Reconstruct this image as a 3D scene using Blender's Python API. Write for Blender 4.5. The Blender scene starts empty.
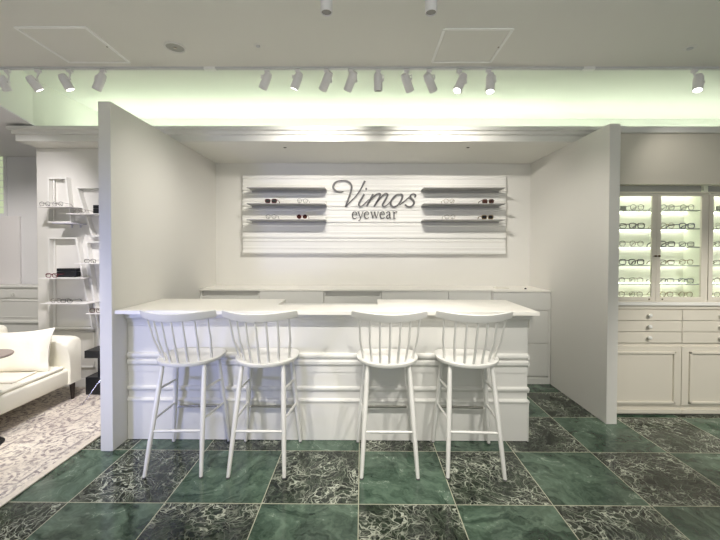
import bpy, bmesh, math, random
from mathutils import Vector, Matrix
random.seed(7)
SC = bpy.context.scene
COL = SC.collection
PI = math.pi
R = math.radians

# ------------------------------------------------------------------ camera model
F, PITCH, ROLL, YAW, CY, EYE = 368.98, 0.01571, 0.00267, -0.00535, 255.13, 1.5735


def ray(px, py):
    a, b = px - 360, py - CY
    c, s = math.cos(ROLL), math.sin(ROLL)
    x, z, y = (a * c + b * s) / F, -(-a * s + b * c) / F, 1.0
    c, s = math.cos(PITCH), math.sin(PITCH)
    y, z = y * c + z * s, -y * s + z * c
    c, s = math.cos(YAW), math.sin(YAW)
    return Vector((x * c + y * s, -x * s + y * c, z))


def atY(px, py, Y):
    r = ray(px, py)
    return r * (Y / r.y) + Vector((0, 0, EYE))


def zY(py, Y, px=360):
    return atY(px, py, Y).z


def xY(px, Y, py=250):
    return atY(px, py, Y).x


def atZ(px, py, Z):
    r = ray(px, py)
    return r * ((Z - EYE) / r.z) + Vector((0, 0, EYE))


cam_d = bpy.data.cameras.new('camera')
cam = bpy.data.objects.new('camera', cam_d)
COL.objects.link(cam)
cy_, sy_ = math.cos(YAW), math.sin(YAW)
xr = Vector((cy_, -sy_, 0))
yr0 = Vector((sy_, cy_, 0))
cp, sp = math.cos(PITCH), math.sin(PITCH)
fwd = yr0 * cp - Vector((0, 0, sp))
upv = yr0 * sp + Vector((0, 0, cp))
cr, sr = math.cos(ROLL), math.sin(ROLL)
right = xr * cr + upv * sr
up = upv * cr - xr * sr
m = Matrix((right, up, -fwd)).transposed().to_4x4()
m.translation = Vector((0, 0, EYE))
cam.matrix_world = m
cam_d.sensor_fit = 'HORIZONTAL'
cam_d.sensor_width = 36
cam_d.lens = F / 720 * 36
cam_d.shift_y = -(270 - CY) / 720
cam_d.clip_start = .05
SC.camera = cam
SC.view_settings.view_transform = 'Standard'
SC.view_settings.look = 'None'
SC.view_settings.gamma = 1
SC.view_settings.use_curve_mapping = False
SC.view_settings.exposure = 0.0


# ------------------------------------------------------------------ materials
def mat(name, col, rough=.5, metal=0, spec=.5, emit=None, es=0, bump=0, bscale=60, var=0):
    M = bpy.data.materials.new(name)
    M.use_nodes = True
    nt = M.node_tree
    b = nt.nodes['Principled BSDF']
    b.inputs['Base Color'].default_value = (*col, 1)
    b.inputs['Roughness'].default_value = rough
    b.inputs['Metallic'].default_value = metal
    b.inputs['Specular IOR Level'].default_value = spec
    if emit:
        b.inputs['Emission Color'].default_value = (*emit, 1)
        b.inputs['Emission Strength'].default_value = es
    if bump or var:
        tc = nt.nodes.new('ShaderNodeTexCoord')
        n = nt.nodes.new('ShaderNodeTexNoise')
        n.inputs['Scale'].default_value = bscale
        n.inputs['Detail'].default_value = 4
        nt.links.new(tc.outputs['Object'], n.inputs['Vector'])
        if bump:
            bp = nt.nodes.new('ShaderNodeBump')
            bp.inputs['Strength'].default_value = bump
            bp.inputs['Distance'].default_value = .004
            nt.links.new(n.outputs['Fac'], bp.inputs['Height'])
            nt.links.new(bp.outputs['Normal'], b.inputs['Normal'])
        if var:
            mx = nt.nodes.new('ShaderNodeMix')
            mx.data_type = 'RGBA'
            mx.inputs[6].default_value = (*col, 1)
            mx.inputs[7].default_value = (*[c * (1 - var) for c in col], 1)
            nt.links.new(n.outputs['Fac'], mx.inputs[0])
            nt.links.new(mx.outputs[2], b.inputs['Base Color'])
    return M


def glass_mat(name, tint=(1, 1, 1), gl=.07, rough=.02):
    M = bpy.data.materials.new(name)
    M.use_nodes = True
    nt = M.node_tree
    nt.nodes.clear()
    o = nt.nodes.new('ShaderNodeOutputMaterial')
    t = nt.nodes.new('ShaderNodeBsdfTransparent')
    g = nt.nodes.new('ShaderNodeBsdfGlossy')
    x = nt.nodes.new('ShaderNodeMixShader')
    t.inputs[0].default_value = (*tint, 1)
    g.inputs['Roughness'].default_value = rough
    x.inputs[0].default_value = gl
    nt.links.new(t.outputs[0], x.inputs[1])
    nt.links.new(g.outputs[0], x.inputs[2])
    nt.links.new(x.outputs[0], o.inputs[0])
    return M


WHITE = mat('painted_white', (.76, .75, .71), .55, bump=.05, bscale=90)
WALLW = mat('wall_white', (.73, .715, .67), .7, bump=.10, bscale=140)
CEIL = mat('ceiling_paint', (.80, .79, .735), .85, bump=.04, bscale=120)
COVE = mat('cove_paint', (.80, .82, .76), .85)
COUNTER = mat('counter_top_white', (.90, .875, .81), .35)
STOOL = mat('stool_white_lacquer', (.77, .76, .725), .35)
GREYW = mat('far_wall_grey', (.74, .73, .74), .8, bump=.05, bscale=90)
TAUPE = mat('cabinet_greige', (.68, .64, .55), .5)
CREAM = mat('sofa_cream', (.91, .885, .76), .8, bump=.35, bscale=220)
PILL = mat('pillow_cream', (.90, .87, .77), .85, bump=.3, bscale=40)
BLACK = mat('black_satin', (.012, .013, .016), .35)
DKLEG = mat('dark_wood', (.03, .022, .018), .4)
CHROME = mat('chrome', (.55, .53, .48), .25, metal=1)
NICKEL = mat('foot_rest_metal', (.42, .40, .36), .3, metal=1)
RUBBER = mat('grey_rubber', (.12, .12, .12), .7)
TRK = mat('track_grey', (.60, .60, .60), .5)
LAMPM = mat('spotlight_shell', (.78, .76, .76), .45)
LENS = mat('spot_lens', (.9, .9, .85), .3, emit=(1, .97, .9), es=5)
LENSO = mat('spot_lens_unlit', (.35, .34, .32), .2)
LED = mat('led_strip', (.9, 1, .85), .5, emit=(.92, 1.0, .84), es=14)
LEDC = mat('led_cabinet', (1, 1, .9), .5, emit=(1, 1, .90), es=8)
CABIN = mat('cabinet_interior', (.80, .82, .69), .6)
GREYSIGN = mat('sign_grey', (.085, .08, .08), .5)
GLASS = glass_mat('clear_glass')
SHELFG = glass_mat('shelf_glass', (.92, .95, .92), .10)
SHELFEDGE = mat('shelf_edge', (.42, .44, .40), .4)
BRASS = mat('antique_brass', (.16, .12, .07), .35, metal=1)
TAUPETOP = mat('table_top_taupe', (.30, .25, .22), .4)
GREENWIN = mat('lit_green_blind', (.5, .6, .4), .6, emit=(.75, .85, .55), es=.45)
WARMGREY = mat('shelf_and_shade_grey', (.36, .355, .34), .5)
DARKHOLE = mat('dark_hole', (.02, .02, .02), .8)

# eyewear colours
FR = {
    'black': mat('frame_black', (.012, .012, .014), .25),
    'tortoise': mat('frame_tortoise', (.13, .06, .03), .25, var=.8, bscale=120),
    'silver': mat('frame_silver', (.07, .07, .07), .3),
    'gold': mat('frame_gold', (.20, .14, .06), .3),
    'clear': mat('frame_clear', (.26, .23, .19), .2),
    'wine': mat('frame_wine', (.13, .02, .03), .25),
    'navy': mat('frame_navy', (.03, .04, .09), .25),
}
LN = {'clear': glass_mat('lens_clear', (.97, .97, .97), .04),
      'dark': glass_mat('lens_dark', (.06, .05, .05), .10),
      'brown': glass_mat('lens_brown', (.30, .14, .10), .08)}


def marble():
    M = bpy.data.materials.new('green_marble_tiles')
    M.use_nodes = True
    nt = M.node_tree
    N, L = nt.nodes, nt.links
    b = N['Principled BSDF']

    def mth(op, a, c=None, d=None):
        n = N.new('ShaderNodeMath')
        n.operation = op
        for i, v in enumerate((a, c, d)):
            if v is None:
                continue
            if isinstance(v, (int, float)):
                n.inputs[i].default_value = v
            else:
                L.new(v, n.inputs[i])
        return n.outputs[0]

    def mix(f, a, c):
        n = N.new('ShaderNodeMix')
        n.data_type = 'RGBA'
        for i, v in ((0, f), (6, a), (7, c)):
            if isinstance(v, (int, float)):
                n.inputs[i].default_value = v
            elif isinstance(v, tuple):
                n.inputs[i].default_value = (*v, 1)
            else:
                L.new(v, n.inputs[i])
        return n.outputs[2]

    def ramp(f, *st):
        n = N.new('ShaderNodeValToRGB')
        el = n.color_ramp.elements
        el[0].position, el[0].color = st[0][0], (*[st[0][1]] * 3, 1)
        el[1].position, el[1].color = st[-1][0], (*[st[-1][1]] * 3, 1)
        for p, v in st[1:-1]:
            e = el.new(p)
            e.color = (v, v, v, 1)
        L.new(f, n.inputs[0])
        return n.outputs[0]

    tc = N.new('ShaderNodeTexCoord')
    sx = N.new('ShaderNodeSeparateXYZ')
    L.new(tc.outputs['Object'], sx.inputs[0])
    gx, gy, T = -0.0171, 2.254, .6
    u = mth('DIVIDE', mth('SUBTRACT', sx.outputs[0], gx), T)
    v = mth('DIVIDE', mth('SUBTRACT', sx.outputs[1], gy), T)
    iu, iv = mth('FLOOR', u), mth('FLOOR', v)
    fu, fv = mth('SUBTRACT', u, iu), mth('SUBTRACT', v, iv)
    par = mth('ABSOLUTE', mth('SUBTRACT', mth('MODULO', mth('ADD', mth('ADD', iu, iv), 100), 2), 0))   # 0 green, 1 dark
    eu = mth('MINIMUM', fu, mth('SUBTRACT', 1, fu))
    ev = mth('MINIMUM', fv, mth('SUBTRACT', 1, fv))
    grout = mth('LESS_THAN', mth('MINIMUM', eu, ev), .0050)
    # per tile random offset
    cid = N.new('ShaderNodeCombineXYZ')
    L.new(iu, cid.inputs[0])
    L.new(iv, cid.inputs[1])
    wn = N.new('ShaderNodeTexWhiteNoise')
    wn.noise_dimensions = '3D'
    L.new(cid.outputs[0], wn.inputs[0])
    sc = N.new('ShaderNodeVectorMath')
    sc.operation = 'SCALE'
    L.new(wn.outputs['Color'], sc.inputs[0])
    sc.inputs['Scale'].default_value = 17
    ad = N.new('ShaderNodeVectorMath')
    ad.operation = 'ADD'
    L.new(sc.outputs[0], ad.inputs[0])
    L.new(tc.outputs['Object'], ad.inputs[1])
    P0 = ad.outputs[0]
    # per tile rotation
    rot = N.new('ShaderNodeVectorRotate')
    rot.rotation_type = 'Z_AXIS'
    L.new(P0, rot.inputs['Vector'])
    L.new(mth('MULTIPLY', wn.outputs['Value'], 6.28), rot.inputs['Angle'])
    P = rot.outputs[0]

    def noise(s, det=6, dist=0., rough=.55, vec=P):
        n = N.new('ShaderNodeTexNoise')
        n.inputs['Scale'].default_value = s
        n.inputs['Detail'].default_value = det
        n.inputs['Distortion'].default_value = dist
        n.inputs['Roughness'].default_value = rough
        L.new(vec, n.inputs['Vector'])
        return n

    # distorted coordinates
    dn = noise(3.2, 4)
    dv = N.new('ShaderNodeVectorMath')
    dv.operation = 'MULTIPLY_ADD'
    L.new(dn.outputs['Color'], dv.inputs[0])
    dv.inputs[1].default_value = (.55, .55, .55)
    L.new(P, dv.inputs[2])
    stretch = N.new('ShaderNodeVectorMath')
    stretch.operation = 'MULTIPLY'
    L.new(dv.outputs[0], stretch.inputs[0])
    stretch.inputs[1].default_value = (1, 1.9, 1)
    # green tile
    n1 = noise(2.6, 7, 1.2, .62, stretch.outputs[0])
    n2 = noise(9, 6, .6, .6, stretch.outputs[0])
    g = mix(ramp(n1.outputs['Fac'], (.36, 0), (.66, 1)), (.010, .028, .016), (.13, .195, .14))
    g = mix(mth('MULTIPLY', ramp(n2.outputs['Fac'], (.48, 0), (.75, 1)), .45), g, (.19, .27, .19))
    g = mix(mth('MULTIPLY', wn.outputs['Value'], .25), g, (.035, .085, .058))
    vw = noise(1.7, 5, 2.2, .6)
    hair = ramp(mth('ABSOLUTE', mth('SUBTRACT', vw.outputs['Fac'], .5)), (.0, 1), (.006, 0))
    g = mix(mth('MULTIPLY', hair, mth('MULTIPLY', ramp(n1.outputs['Fac'], (.52, 0), (.62, 1)), .6)), g, (.55, .62, .52))
    # dark tile
    vo = N.new('ShaderNodeTexVoronoi')
    vo.feature = 'DISTANCE_TO_EDGE'
    vo.inputs['Scale'].default_value = 9
    L.new(stretch.outputs[0], vo.inputs['Vector'])
    vo2 = N.new('ShaderNodeTexVoronoi')
    vo2.feature = 'DISTANCE_TO_EDGE'
    vo2.inputs['Scale'].default_value = 22
    L.new(dv.outputs[0], vo2.inputs['Vector'])
    msk = ramp(noise(3.5, 4).outputs['Fac'], (.40, .15), (.58, 1))
    veins = mth('MAXIMUM', mth('MULTIPLY', ramp(vo.outputs['Distance'], (0, 1), (.028, .6), (.06, 0)), msk),
                mth('MULTIPLY', ramp(vo2.outputs['Distance'], (0, .8), (.11, 0)), mth('MULTIPLY', msk, .45)))
    n3 = noise(7, 6, .8, .65, stretch.outputs[0])
    d = mix(ramp(n3.outputs['Fac'], (.40, 0), (.72, 1)), (.004, .008, .005), (.050, .070, .045))
    d = mix(mth('MULTIPLY', veins, .9), d, (.58, .61, .50))
    tile = mix(par, g, d)
    colr = mix(grout, tile, (.40, .40, .30))
    L.new(colr, b.inputs['Base Color'])
    L.new(mth('ADD', mth('MULTIPLY', grout, .4), .14), b.inputs['Roughness'])
    b.inputs['Specular IOR Level'].default_value = .45
    return M


def rug_mat():
    M = bpy.data.materials.new('faded_rug_wool')
    M.use_nodes = True
    nt = M.node_tree
    N, L = nt.nodes, nt.links
    b = N['Principled BSDF']
    b.inputs['Roughness'].default_value = .95
    b.inputs['Specular IOR Level'].default_value = .1
    tc = N.new('ShaderNodeTexCoord')
    sx = N.new('ShaderNodeSeparateXYZ')
    L.new(tc.outputs['Object'], sx.inputs[0])

    def noise(s, d=5, dist=0.):
        n = N.new('ShaderNodeTexNoise')
        n.inputs['Scale'].default_value = s
        n.inputs['Detail'].default_value = d
        n.inputs['Distortion'].default_value = dist
        L.new(tc.outputs['Object'], n.inputs['Vector'])
        return n.outputs['Fac']

    def ramp(f, a, c, va=0, vb=1):
        n = N.new('ShaderNodeMapRange')
        n.inputs[1].default_value, n.inputs[2].default_value = a, c
        n.inputs[3].default_value, n.inputs[4].default_value = va, vb
        L.new(f, n.inputs[0])
        return n.outputs[0]

    def mth(op, a, c):
        n = N.new('ShaderNodeMath')
        n.operation = op
        for i, v in enumerate((a, c)):
            if isinstance(v, (int, float)):
                n.inputs[i].default_value = v
            else:
                L.new(v, n.inputs[i])
        return n.outputs[0]

    def mix(f, a, c):
        n = N.new('ShaderNodeMix')
        n.data_type = 'RGBA'
        for i, v in ((0, f), (6, a), (7, c)):
            if isinstance(v, tuple):
                n.inputs[i].default_value = (*v, 1)
            else:
                L.new(v, n.inputs[i])
        return n.outputs[2]

    # ornamental motif: voronoi medallions, worn away by noise
    vo = N.new('ShaderNodeTexVoronoi')
    vo.inputs['Scale'].default_value = 5
    vo.inputs['Randomness'].default_value = .9
    L.new(tc.outputs['Object'], vo.inputs['Vector'])
    ring = mth('ABSOLUTE', mth('SINE', mth('MULTIPLY', vo.outputs['Distance'], 16), 0), 0)
    petals = mth('GREATER_THAN', ring, .72)
    vo2 = N.new('ShaderNodeTexVoronoi')
    vo2.inputs['Scale'].default_value = 26
    L.new(tc.outputs['Object'], vo2.inputs['Vector'])
    small = mth('LESS_THAN', vo2.outputs['Distance'], .34)
    wear = ramp(noise(4, 6, .5), .30, .52, .25, 1)
    fine = ramp(noise(38, 4), .42, .56)
    motif = mth('MULTIPLY', mth('MAXIMUM', petals, mth('MULTIPLY', small, .8)), mth('MULTIPLY', wear, fine))
    base = mix(ramp(noise(2.3, 4), .35, .65), (.82, .76, .66), (.60, .54, .47))
    c = mix(mth('MULTIPLY', motif, .9), base, (.25, .21, .21))
    c = mix(mth('MULTIPLY', ramp(noise(26, 5, 1.5), .50, .62), .35), c, (.34, .29, .28))
    # border bands parallel to the long edge (x = 0 at the edge)
    dist = mth('ABSOLUTE', sx.outputs[0], 0)
    bnd = None
    for x0, w in ((.10, .010), (.40, .010), (.62, .008)):
        q = mth('LESS_THAN', mth('ABSOLUTE', mth('SUBTRACT', dist, x0), 0), w)
        bnd = q if bnd is None else mth('MAXIMUM', bnd, q)
    c = mix(mth('MULTIPLY', bnd, mth('MULTIPLY', ramp(noise(9, 5), .35, .6), .75)), c, (.22, .19, .20))
    edge = mth('LESS_THAN', dist, .05)
    c = mix(mth('MULTIPLY', edge, .8), c, (.72, .66, .56))
    L.new(c, b.inputs['Base Color'])
    bp = N.new('ShaderNodeBump')
    bp.inputs['Strength'].default_value = .4
    bp.inputs['Distance'].default_value = .004
    L.new(noise(180, 2), bp.inputs['Height'])
    L.new(bp.outputs['Normal'], b.inputs['Normal'])
    return M


# ------------------------------------------------------------------ mesh helpers
def box(bm, x0, x1, y0, y1, z0, z1, bev=0):
    r = bmesh.ops.create_cube(bm, size=1)
    vs = r['verts']
    for v in vs:
        v.co = Vector(((x0 + x1) / 2 + v.co.x * (x1 - x0), (y0 + y1) / 2 + v.co.y * (y1 - y0), (z0 + z1) / 2 + v.co.z * (z1 - z0)))
    if bev:
        es = list({e for v in vs for e in v.link_edges})
        bmesh.ops.bevel(bm, geom=es, offset=bev, segments=2, profile=.5, affect='EDGES')
    return vs


def tube(bm, pts, rad, seg=10, closed=False, cap=True):
    """tube through pts; rad a number or a list"""
    pts = [Vector(p) for p in pts]
    n = len(pts)
    rad = [rad] * n if isinstance(rad, (int, float)) else rad
    rings = []
    prev = None
    for i, p in enumerate(pts):
        if closed:
            t = pts[(i + 1) % n] - pts[i - 1]
        else:
            t = pts[min(i + 1, n - 1)] - pts[max(i - 1, 0)]
        t.normalize()
        if prev is None:
            a = Vector((0, 0, 1)) if abs(t.z) < .9 else Vector((1, 0, 0))
            nrm = t.cross(a).normalized()
        else:
            nrm = (prev - t * prev.dot(t)).normalized()
        prev = nrm
        bi = t.cross(nrm)
        rings.append([bm.verts.new(p + (nrm * math.cos(2 * PI * k / seg) + bi * math.sin(2 * PI * k / seg)) * rad[i]) for k in range(seg)])
    m_ = n if closed else n - 1
    for i in range(m_):
        a, b = rings[i], rings[(i + 1) % n]
        for k in range(seg):
            bm.faces.new((a[k], a[(k + 1) % seg], b[(k + 1) % seg], b[k]))
    if cap and not closed:
        bm.faces.new(rings[0][::-1])
        bm.faces.new(rings[-1])


def lathe(bm, prof, c=(0, 0, 0), seg=24, axis=None):
    """prof [(r,z)]; axis: unit Vector the z of prof points along"""
    q = Vector((0, 0, 1)).rotation_difference(Vector(axis)) if axis is not None else None
    rings = []
    for r, z in prof:
        ring = []
        for k in range(seg):
            p = Vector((r * math.cos(2 * PI * k / seg), r * math.sin(2 * PI * k / seg), z))
            if q:
                p = q @ p
            ring.append(bm.verts.new(p + Vector(c)))
        rings.append(ring)
    for a, b in zip(rings, rings[1:]):
        for k in range(seg):
            bm.faces.new((a[k], a[(k + 1) % seg], b[(k + 1) % seg], b[k]))
    bm.faces.new(rings[0][::-1])
    bm.faces.new(rings[-1])


def prism_x(bm, prof, x0, x1):
    """prof: closed [(y,z)] outline extruded along x"""
    a = [bm.verts.new((x0, y, z)) for y, z in prof]
    b = [bm.verts.new((x1, y, z)) for y, z in prof]
    n = len(prof)
    for i in range(n):
        bm.faces.new((a[i], a[(i + 1) % n], b[(i + 1) % n], b[i]))
    bm.faces.new(a[::-1])
    bm.faces.new(b)


def prism_y(bm, prof, y0, y1):
    a = [bm.verts.new((x, y0, z)) for x, z in prof]
    b = [bm.verts.new((x, y1, z)) for x, z in prof]
    n = len(prof)
    for i in range(n):
        bm.faces.new((a[i], a[(i + 1) % n], b[(i + 1) % n], b[i]))
    bm.faces.new(a[::-1])
    bm.faces.new(b)


def prism_z(bm, prof, z0, z1):
    a = [bm.verts.new((x, y, z0)) for x, y in prof]
    b = [bm.verts.new((x, y, z1)) for x, y in prof]
    n = len(prof)
    for i in range(n):
        bm.faces.new((a[i], a[(i + 1) % n], b[(i + 1) % n], b[i]))
    bm.faces.new(a[::-1])
    bm.faces.new(b)


def obj(name, bm, material, parent=None, smooth=False, kind=None, origin=None):
    bmesh.ops.recalc_face_normals(bm, faces=bm.faces)
    if origin is not None:
        bmesh.ops.translate(bm, verts=bm.verts, vec=-Vector(origin))
    me = bpy.data.meshes.new(name)
    bm.to_mesh(me)
    bm.free()
    me.materials.append(material)
    if smooth:
        for p in me.polygons:
            p.use_smooth = True
        try:
            me.set_sharp_from_angle(angle=R(40))
        except Exception:
            pass
    o = bpy.data.objects.new(name, me)
    COL.objects.link(o)
    if origin is not None:
        o.location = origin
    if parent:
        o.parent = parent
    if kind:
        o['kind'] = kind
    return o


def B():
    return bmesh.new()


def bxo(name, b6, material, parent=None, bev=0, kind=None):
    bm = B()
    box(bm, *b6, bev=bev)
    return obj(name, bm, material, parent, kind=kind)


def thing(name, label, cat, loc=(0, 0, 0), rz=0, group=None):
    o = bpy.data.objects.new(name, None)
    COL.objects.link(o)
    o.empty_display_size = .1
    o.location = loc
    o.rotation_euler = (0, 0, rz)
    o['label'] = label
    o['category'] = cat
    if group:
        o['group'] = group
    return o


def tag(o, label, cat, group=None):
    o['label'] = label
    o['category'] = cat
    if group:
        o['group'] = group
    return o


def dup(root, loc, rz, label, group=None, mats=None):
    r = root.copy()
    COL.objects.link(r)
    r.location = loc
    r.rotation_euler = (0, 0, rz)
    r['label'] = label
    if group:
        r['group'] = group
    for ch in list(root.children):
        c = ch.copy()
        COL.objects.link(c)
        c.parent = r
        for g in ch.children:
            d = g.copy()
            COL.objects.link(d)
            d.parent = c
    return r


def struct(name, bm, m_):
    return obj(name, bm, m_, kind='structure')


# ------------------------------------------------------------------ room shell
HC, HU = 3.03, 3.35        # lower ceiling, raised cove ceiling
YT = 2.98                  # track
XL, XR, YB = -7.0, 5.5, -3.0
bm = B(); box(bm, XL, XR, YB, 5.5, -.05, 0)
struct('floor', bm, marble())
bm = B(); box(bm, XL, XR, YB, 3.005, HC, HC + .2)
box(bm, XL, XR, 2.99, 3.005, HC, HU)
struct('ceiling', bm, CEIL)
bm = B(); box(bm, XL, XR, 3.005, 5.5, HU, HU + .11)
struct('ceiling_cove', bm, COVE)
# gabled grey bulkhead in the left corner, its edge running obliquely
ZB = 2.865
a = atZ(0, 106, ZB); b_ = atZ(33, 125, ZB)
e0 = a - (b_ - a) * .55
pl = [(XL, e0.y), (e0.x, e0.y), (b_.x, b_.y), (b_.x, 5.2), (XL, 5.2)]
bm = B(); prism_z(bm, pl, ZB + .012, HU)
struct('ceiling_bulkhead', bm, COVE)
bm = B(); prism_z(bm, pl, ZB, ZB + .012)
struct('ceiling_bulkhead_panel', bm, GREYW)
YG = 5.2
bm = B(); box(bm, XL, -3.62, YG, YG + .15, 0, HU)
struct('wall_far_left', bm, GREYW)
YN = 4.15
bm = B(); box(bm, -3.67, -2.03, YN, YN + .3, 0, zY(141.3, 3.88, 300) - .001, bev=.004)
struct('wall_niche', bm, WALLW)
YW = 4.87
bm = B(); box(bm, -2.03, 2.32, YW, YW + .15, 0, zY(141.3, 3.88, 300) - .001)
struct('wall_back', bm, WALLW)
bm = B(); box(bm, -3.62, XR, 5.05, 5.2, 2.80, HU)
struct('wall_cove', bm, COVE)
HP = 2.709
XPL, XPR = -1.93, 2.209
bm = B(); box(bm, XPL - .096, XPL, 2.8315, YW, 0, zY(141.3, 3.88, 300) - .001, bev=.003)
struct('wall_partition_left', bm, WALLW)
bm = B(); box(bm, XPR, XPR + .0965, 3.32, YW, 0, zY(141.3, 3.88, 300) - .001, bev=.003)
struct('wall_partition_right', bm, WALLW)

# soffit with stepped cornice
SF = zY(141.3, 3.88, 300)
LT = SF + .122
bm = B(); box(bm, -3.645, 2.56, 3.93, 5.05, SF, SF + .12)
struct('ceiling_soffit', bm, CEIL)
bm = B()
Y0 = 3.93
z1, z2, z3 = zY(129.5, 3.815, 300), zY(134, 3.85, 300), zY(141.3, 3.88, 300)
# (y,z) outline: three receding fascias with small coves and a raised lip
lipz = zY(126, 3.815, 300)
prof = [(3.93, z3), (3.885, z3), (3.880, z3 + .004), (3.880, z2 - .012), (3.872, z2 - .004), (3.850, z2), (3.850, z1 - .010), (3.843, z1 - .004),
        (3.815, z1), (3.815, lipz), (3.84, lipz), (3.93, lipz)]
prism_x(bm, prof, XPL - .14, 2.56)
# left run, returning round its free end
for (yy, za, zb, xe) in ((3.880, z3, z2, -3.648), (3.850, z2, z1, -3.668), (3.815, z1, lipz, -3.684)):
    box(bm, xe, XPL - .14, yy, 3.93, za, zb - .0)
    box(bm, xe, -3.64, 3.93, 4.16 if za == z3 else 4.5, za, zb)
struct('trim_1', bm, WHITE)
# LED strip lying on top of the soffit
def led(x0, x1, y, z, w=.03):
    bm = B(); box(bm, x0, x1, y - w / 2, y + w / 2, z, z + .015)
    return bm
o = obj('led_strip', led(-3.5, 2.5, 4.72, LT, .05), LED)
tag(o, 'greenish white light strip hidden on the soffit ledge above the bar', 'light strip')

# right-hand bulkhead above the display cabinets
YR = 3.50
zb_, zt_ = zY(184, YR, 660), zY(133.5, YR, 660)
bm = B(); box(bm, 2.32, XR, YR, YR + .12, zb_, zt_ + .05)
struct('wall_bulkhead_right', bm, TAUPE)
bm = B(); box(bm, 2.31, XR, YR - .03, YR + .16, zt_, zt_ + .058, bev=.003)
struct('trim_2', bm, WHITE)
bm = B(); box(bm, 2.565, XR, YR + .16, 5.05, zt_ + .0, zt_ + .04)
struct('ceiling_ledge_right', bm, CEIL)
o = obj('led_strip', led(2.5, XR - .1, 4.68, zt_ + .042, .05), LED)
tag(o, 'greenish white light strip hidden on the ledge above the display cabinets', 'light strip')
# plain walls that close the shop at its sides
bm = B(); box(bm, XR, XR + .1, YB, 5.5, 0, HU)
struct('wall_right', bm, WALLW)
bm = B(); box(bm, XL - .1, XL, YB, 5.5, 0, HU)
struct('wall_left', bm, WALLW)

# niche wall trim: wainscot frames and skirting
def picture_frame(bm, x0, x1, z0, z1, y, w=.022, d=.012):
    for (a0, a1, c0, c1) in ((x0, x1, z0, z0 + w), (x0, x1, z1 - w, z1), (x0, x0 + w, z0, z1), (x1 - w, x1, z0, z1)):
        box(bm, a0, a1, y - d, y + .002, c0, c1, bev=.004)
bm = B()
picture_frame(bm, -3.55, -3.02 + .0, .22, zY(331.5, YN), YN)
picture_frame(bm, -2.93, -2.14, .22, zY(331.5, YN), YN)
struct('trim_3', bm, WHITE)
bm = B(); box(bm, -3.67, -2.03, YN - .015, YN, 0, .10, bev=.003)
struct('baseboard_niche', bm, WHITE)
bm = B(); box(bm, XL, -4.82, YG - .03, YG, zY(286, YG), zY(217, YG), bev=.004)
struct('trim_4', bm, mat('pinkish_board', (.76, .73, .73), .7))
# window with lit green blind at far left
wx0, wx1, wz0, wz1 = -5.9, xY(5.5, YG), zY(215, YG), zY(155, YG)
bm = B()
for q in ((wx0, wx1, wz0 - .04, wz0), (wx0, wx1, wz1, wz1 + .04), (wx0 - .04, wx0, wz0 - .04, wz1 + .04), (wx1, wx1 + .04, wz0 - .04, wz1 + .04)):
    box(bm, q[0], q[1], YG - .02, YG - .001, q[2], q[3])
w = struct('window_1', bm, GREYW)
bm = B()
n_ = 9
for k in range(n_):
    z0 = wz0 + (wz1 - wz0) * k / n_
    box(bm, wx0, wx1, YG - .012, YG - .006, z0 + .012, z0 + (wz1 - wz0) / n_)
o = obj('blind', bm, GREENWIN, w)
bm = B(); box(bm, wx0, wx1, YG - .018, YG - .016, wz0, wz1)
obj('window_glass', bm, GLASS, w)

# ------------------------------------------------------------------ ceiling fittings
def access_panel(x0, x1, y0, y1, label):
    t = thing('ceiling_access_panel', label, 'access panel', ((x0 + x1) / 2, (y0 + y1) / 2, HC), group='access panels in the ceiling')
    hx, hy, w = (x1 - x0) / 2, (y1 - y0) / 2, .018
    bm = B()
    for s in (-1, 1):
        box(bm, -hx, hx, s * hy - w / 2, s * hy + w / 2, -.007, 0)
        box(bm, s * hx - w / 2, s * hx + w / 2, -hy, hy, -.007, 0)
    obj('frame', bm, mat('panel_frame', (.93, .93, .90), .4), t)
    bm = B(); box(bm, -hx + .014, hx - .014, -hy + .014, hy - .014, -.004, 0)
    obj('hatch', bm, CEIL, t)
    bm = B(); lathe(bm, [(.006, -.009), (.006, -.004)], (hx - .016, 0, 0), 10)
    obj('latch', bm, CHROME, t)
access_panel(-2.287, -1.82, 2.439, 2.892, 'square white access panel in the ceiling above the left partition')
access_panel(.540, .991, 2.46, 2.889, 'square white access panel in the ceiling right of centre')

p = atZ(175, 47, HC)
t = thing('downlight', 'round recessed downlight in the ceiling with a thin white rim', 'ceiling light', (p.x, p.y, HC))
bm = B()
tube(bm, [(.068 * math.cos(k * PI / 16), .068 * math.sin(k * PI / 16), -.004) for k in range(32)], .007, 8, closed=True)
obj('rim', bm, WHITE, t, smooth=True)
bm = B(); lathe(bm, [(.063, -.0005), (.063, -.003), (.03, -.005)], seg=28)
obj('baffle', bm, mat('baffle', (.42, .42, .38), .4), t)
bm = B(); lathe(bm, [(.014, -.006), (.012, -.009)], seg=16)
obj('lamp', bm, CHROME, t)

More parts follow.
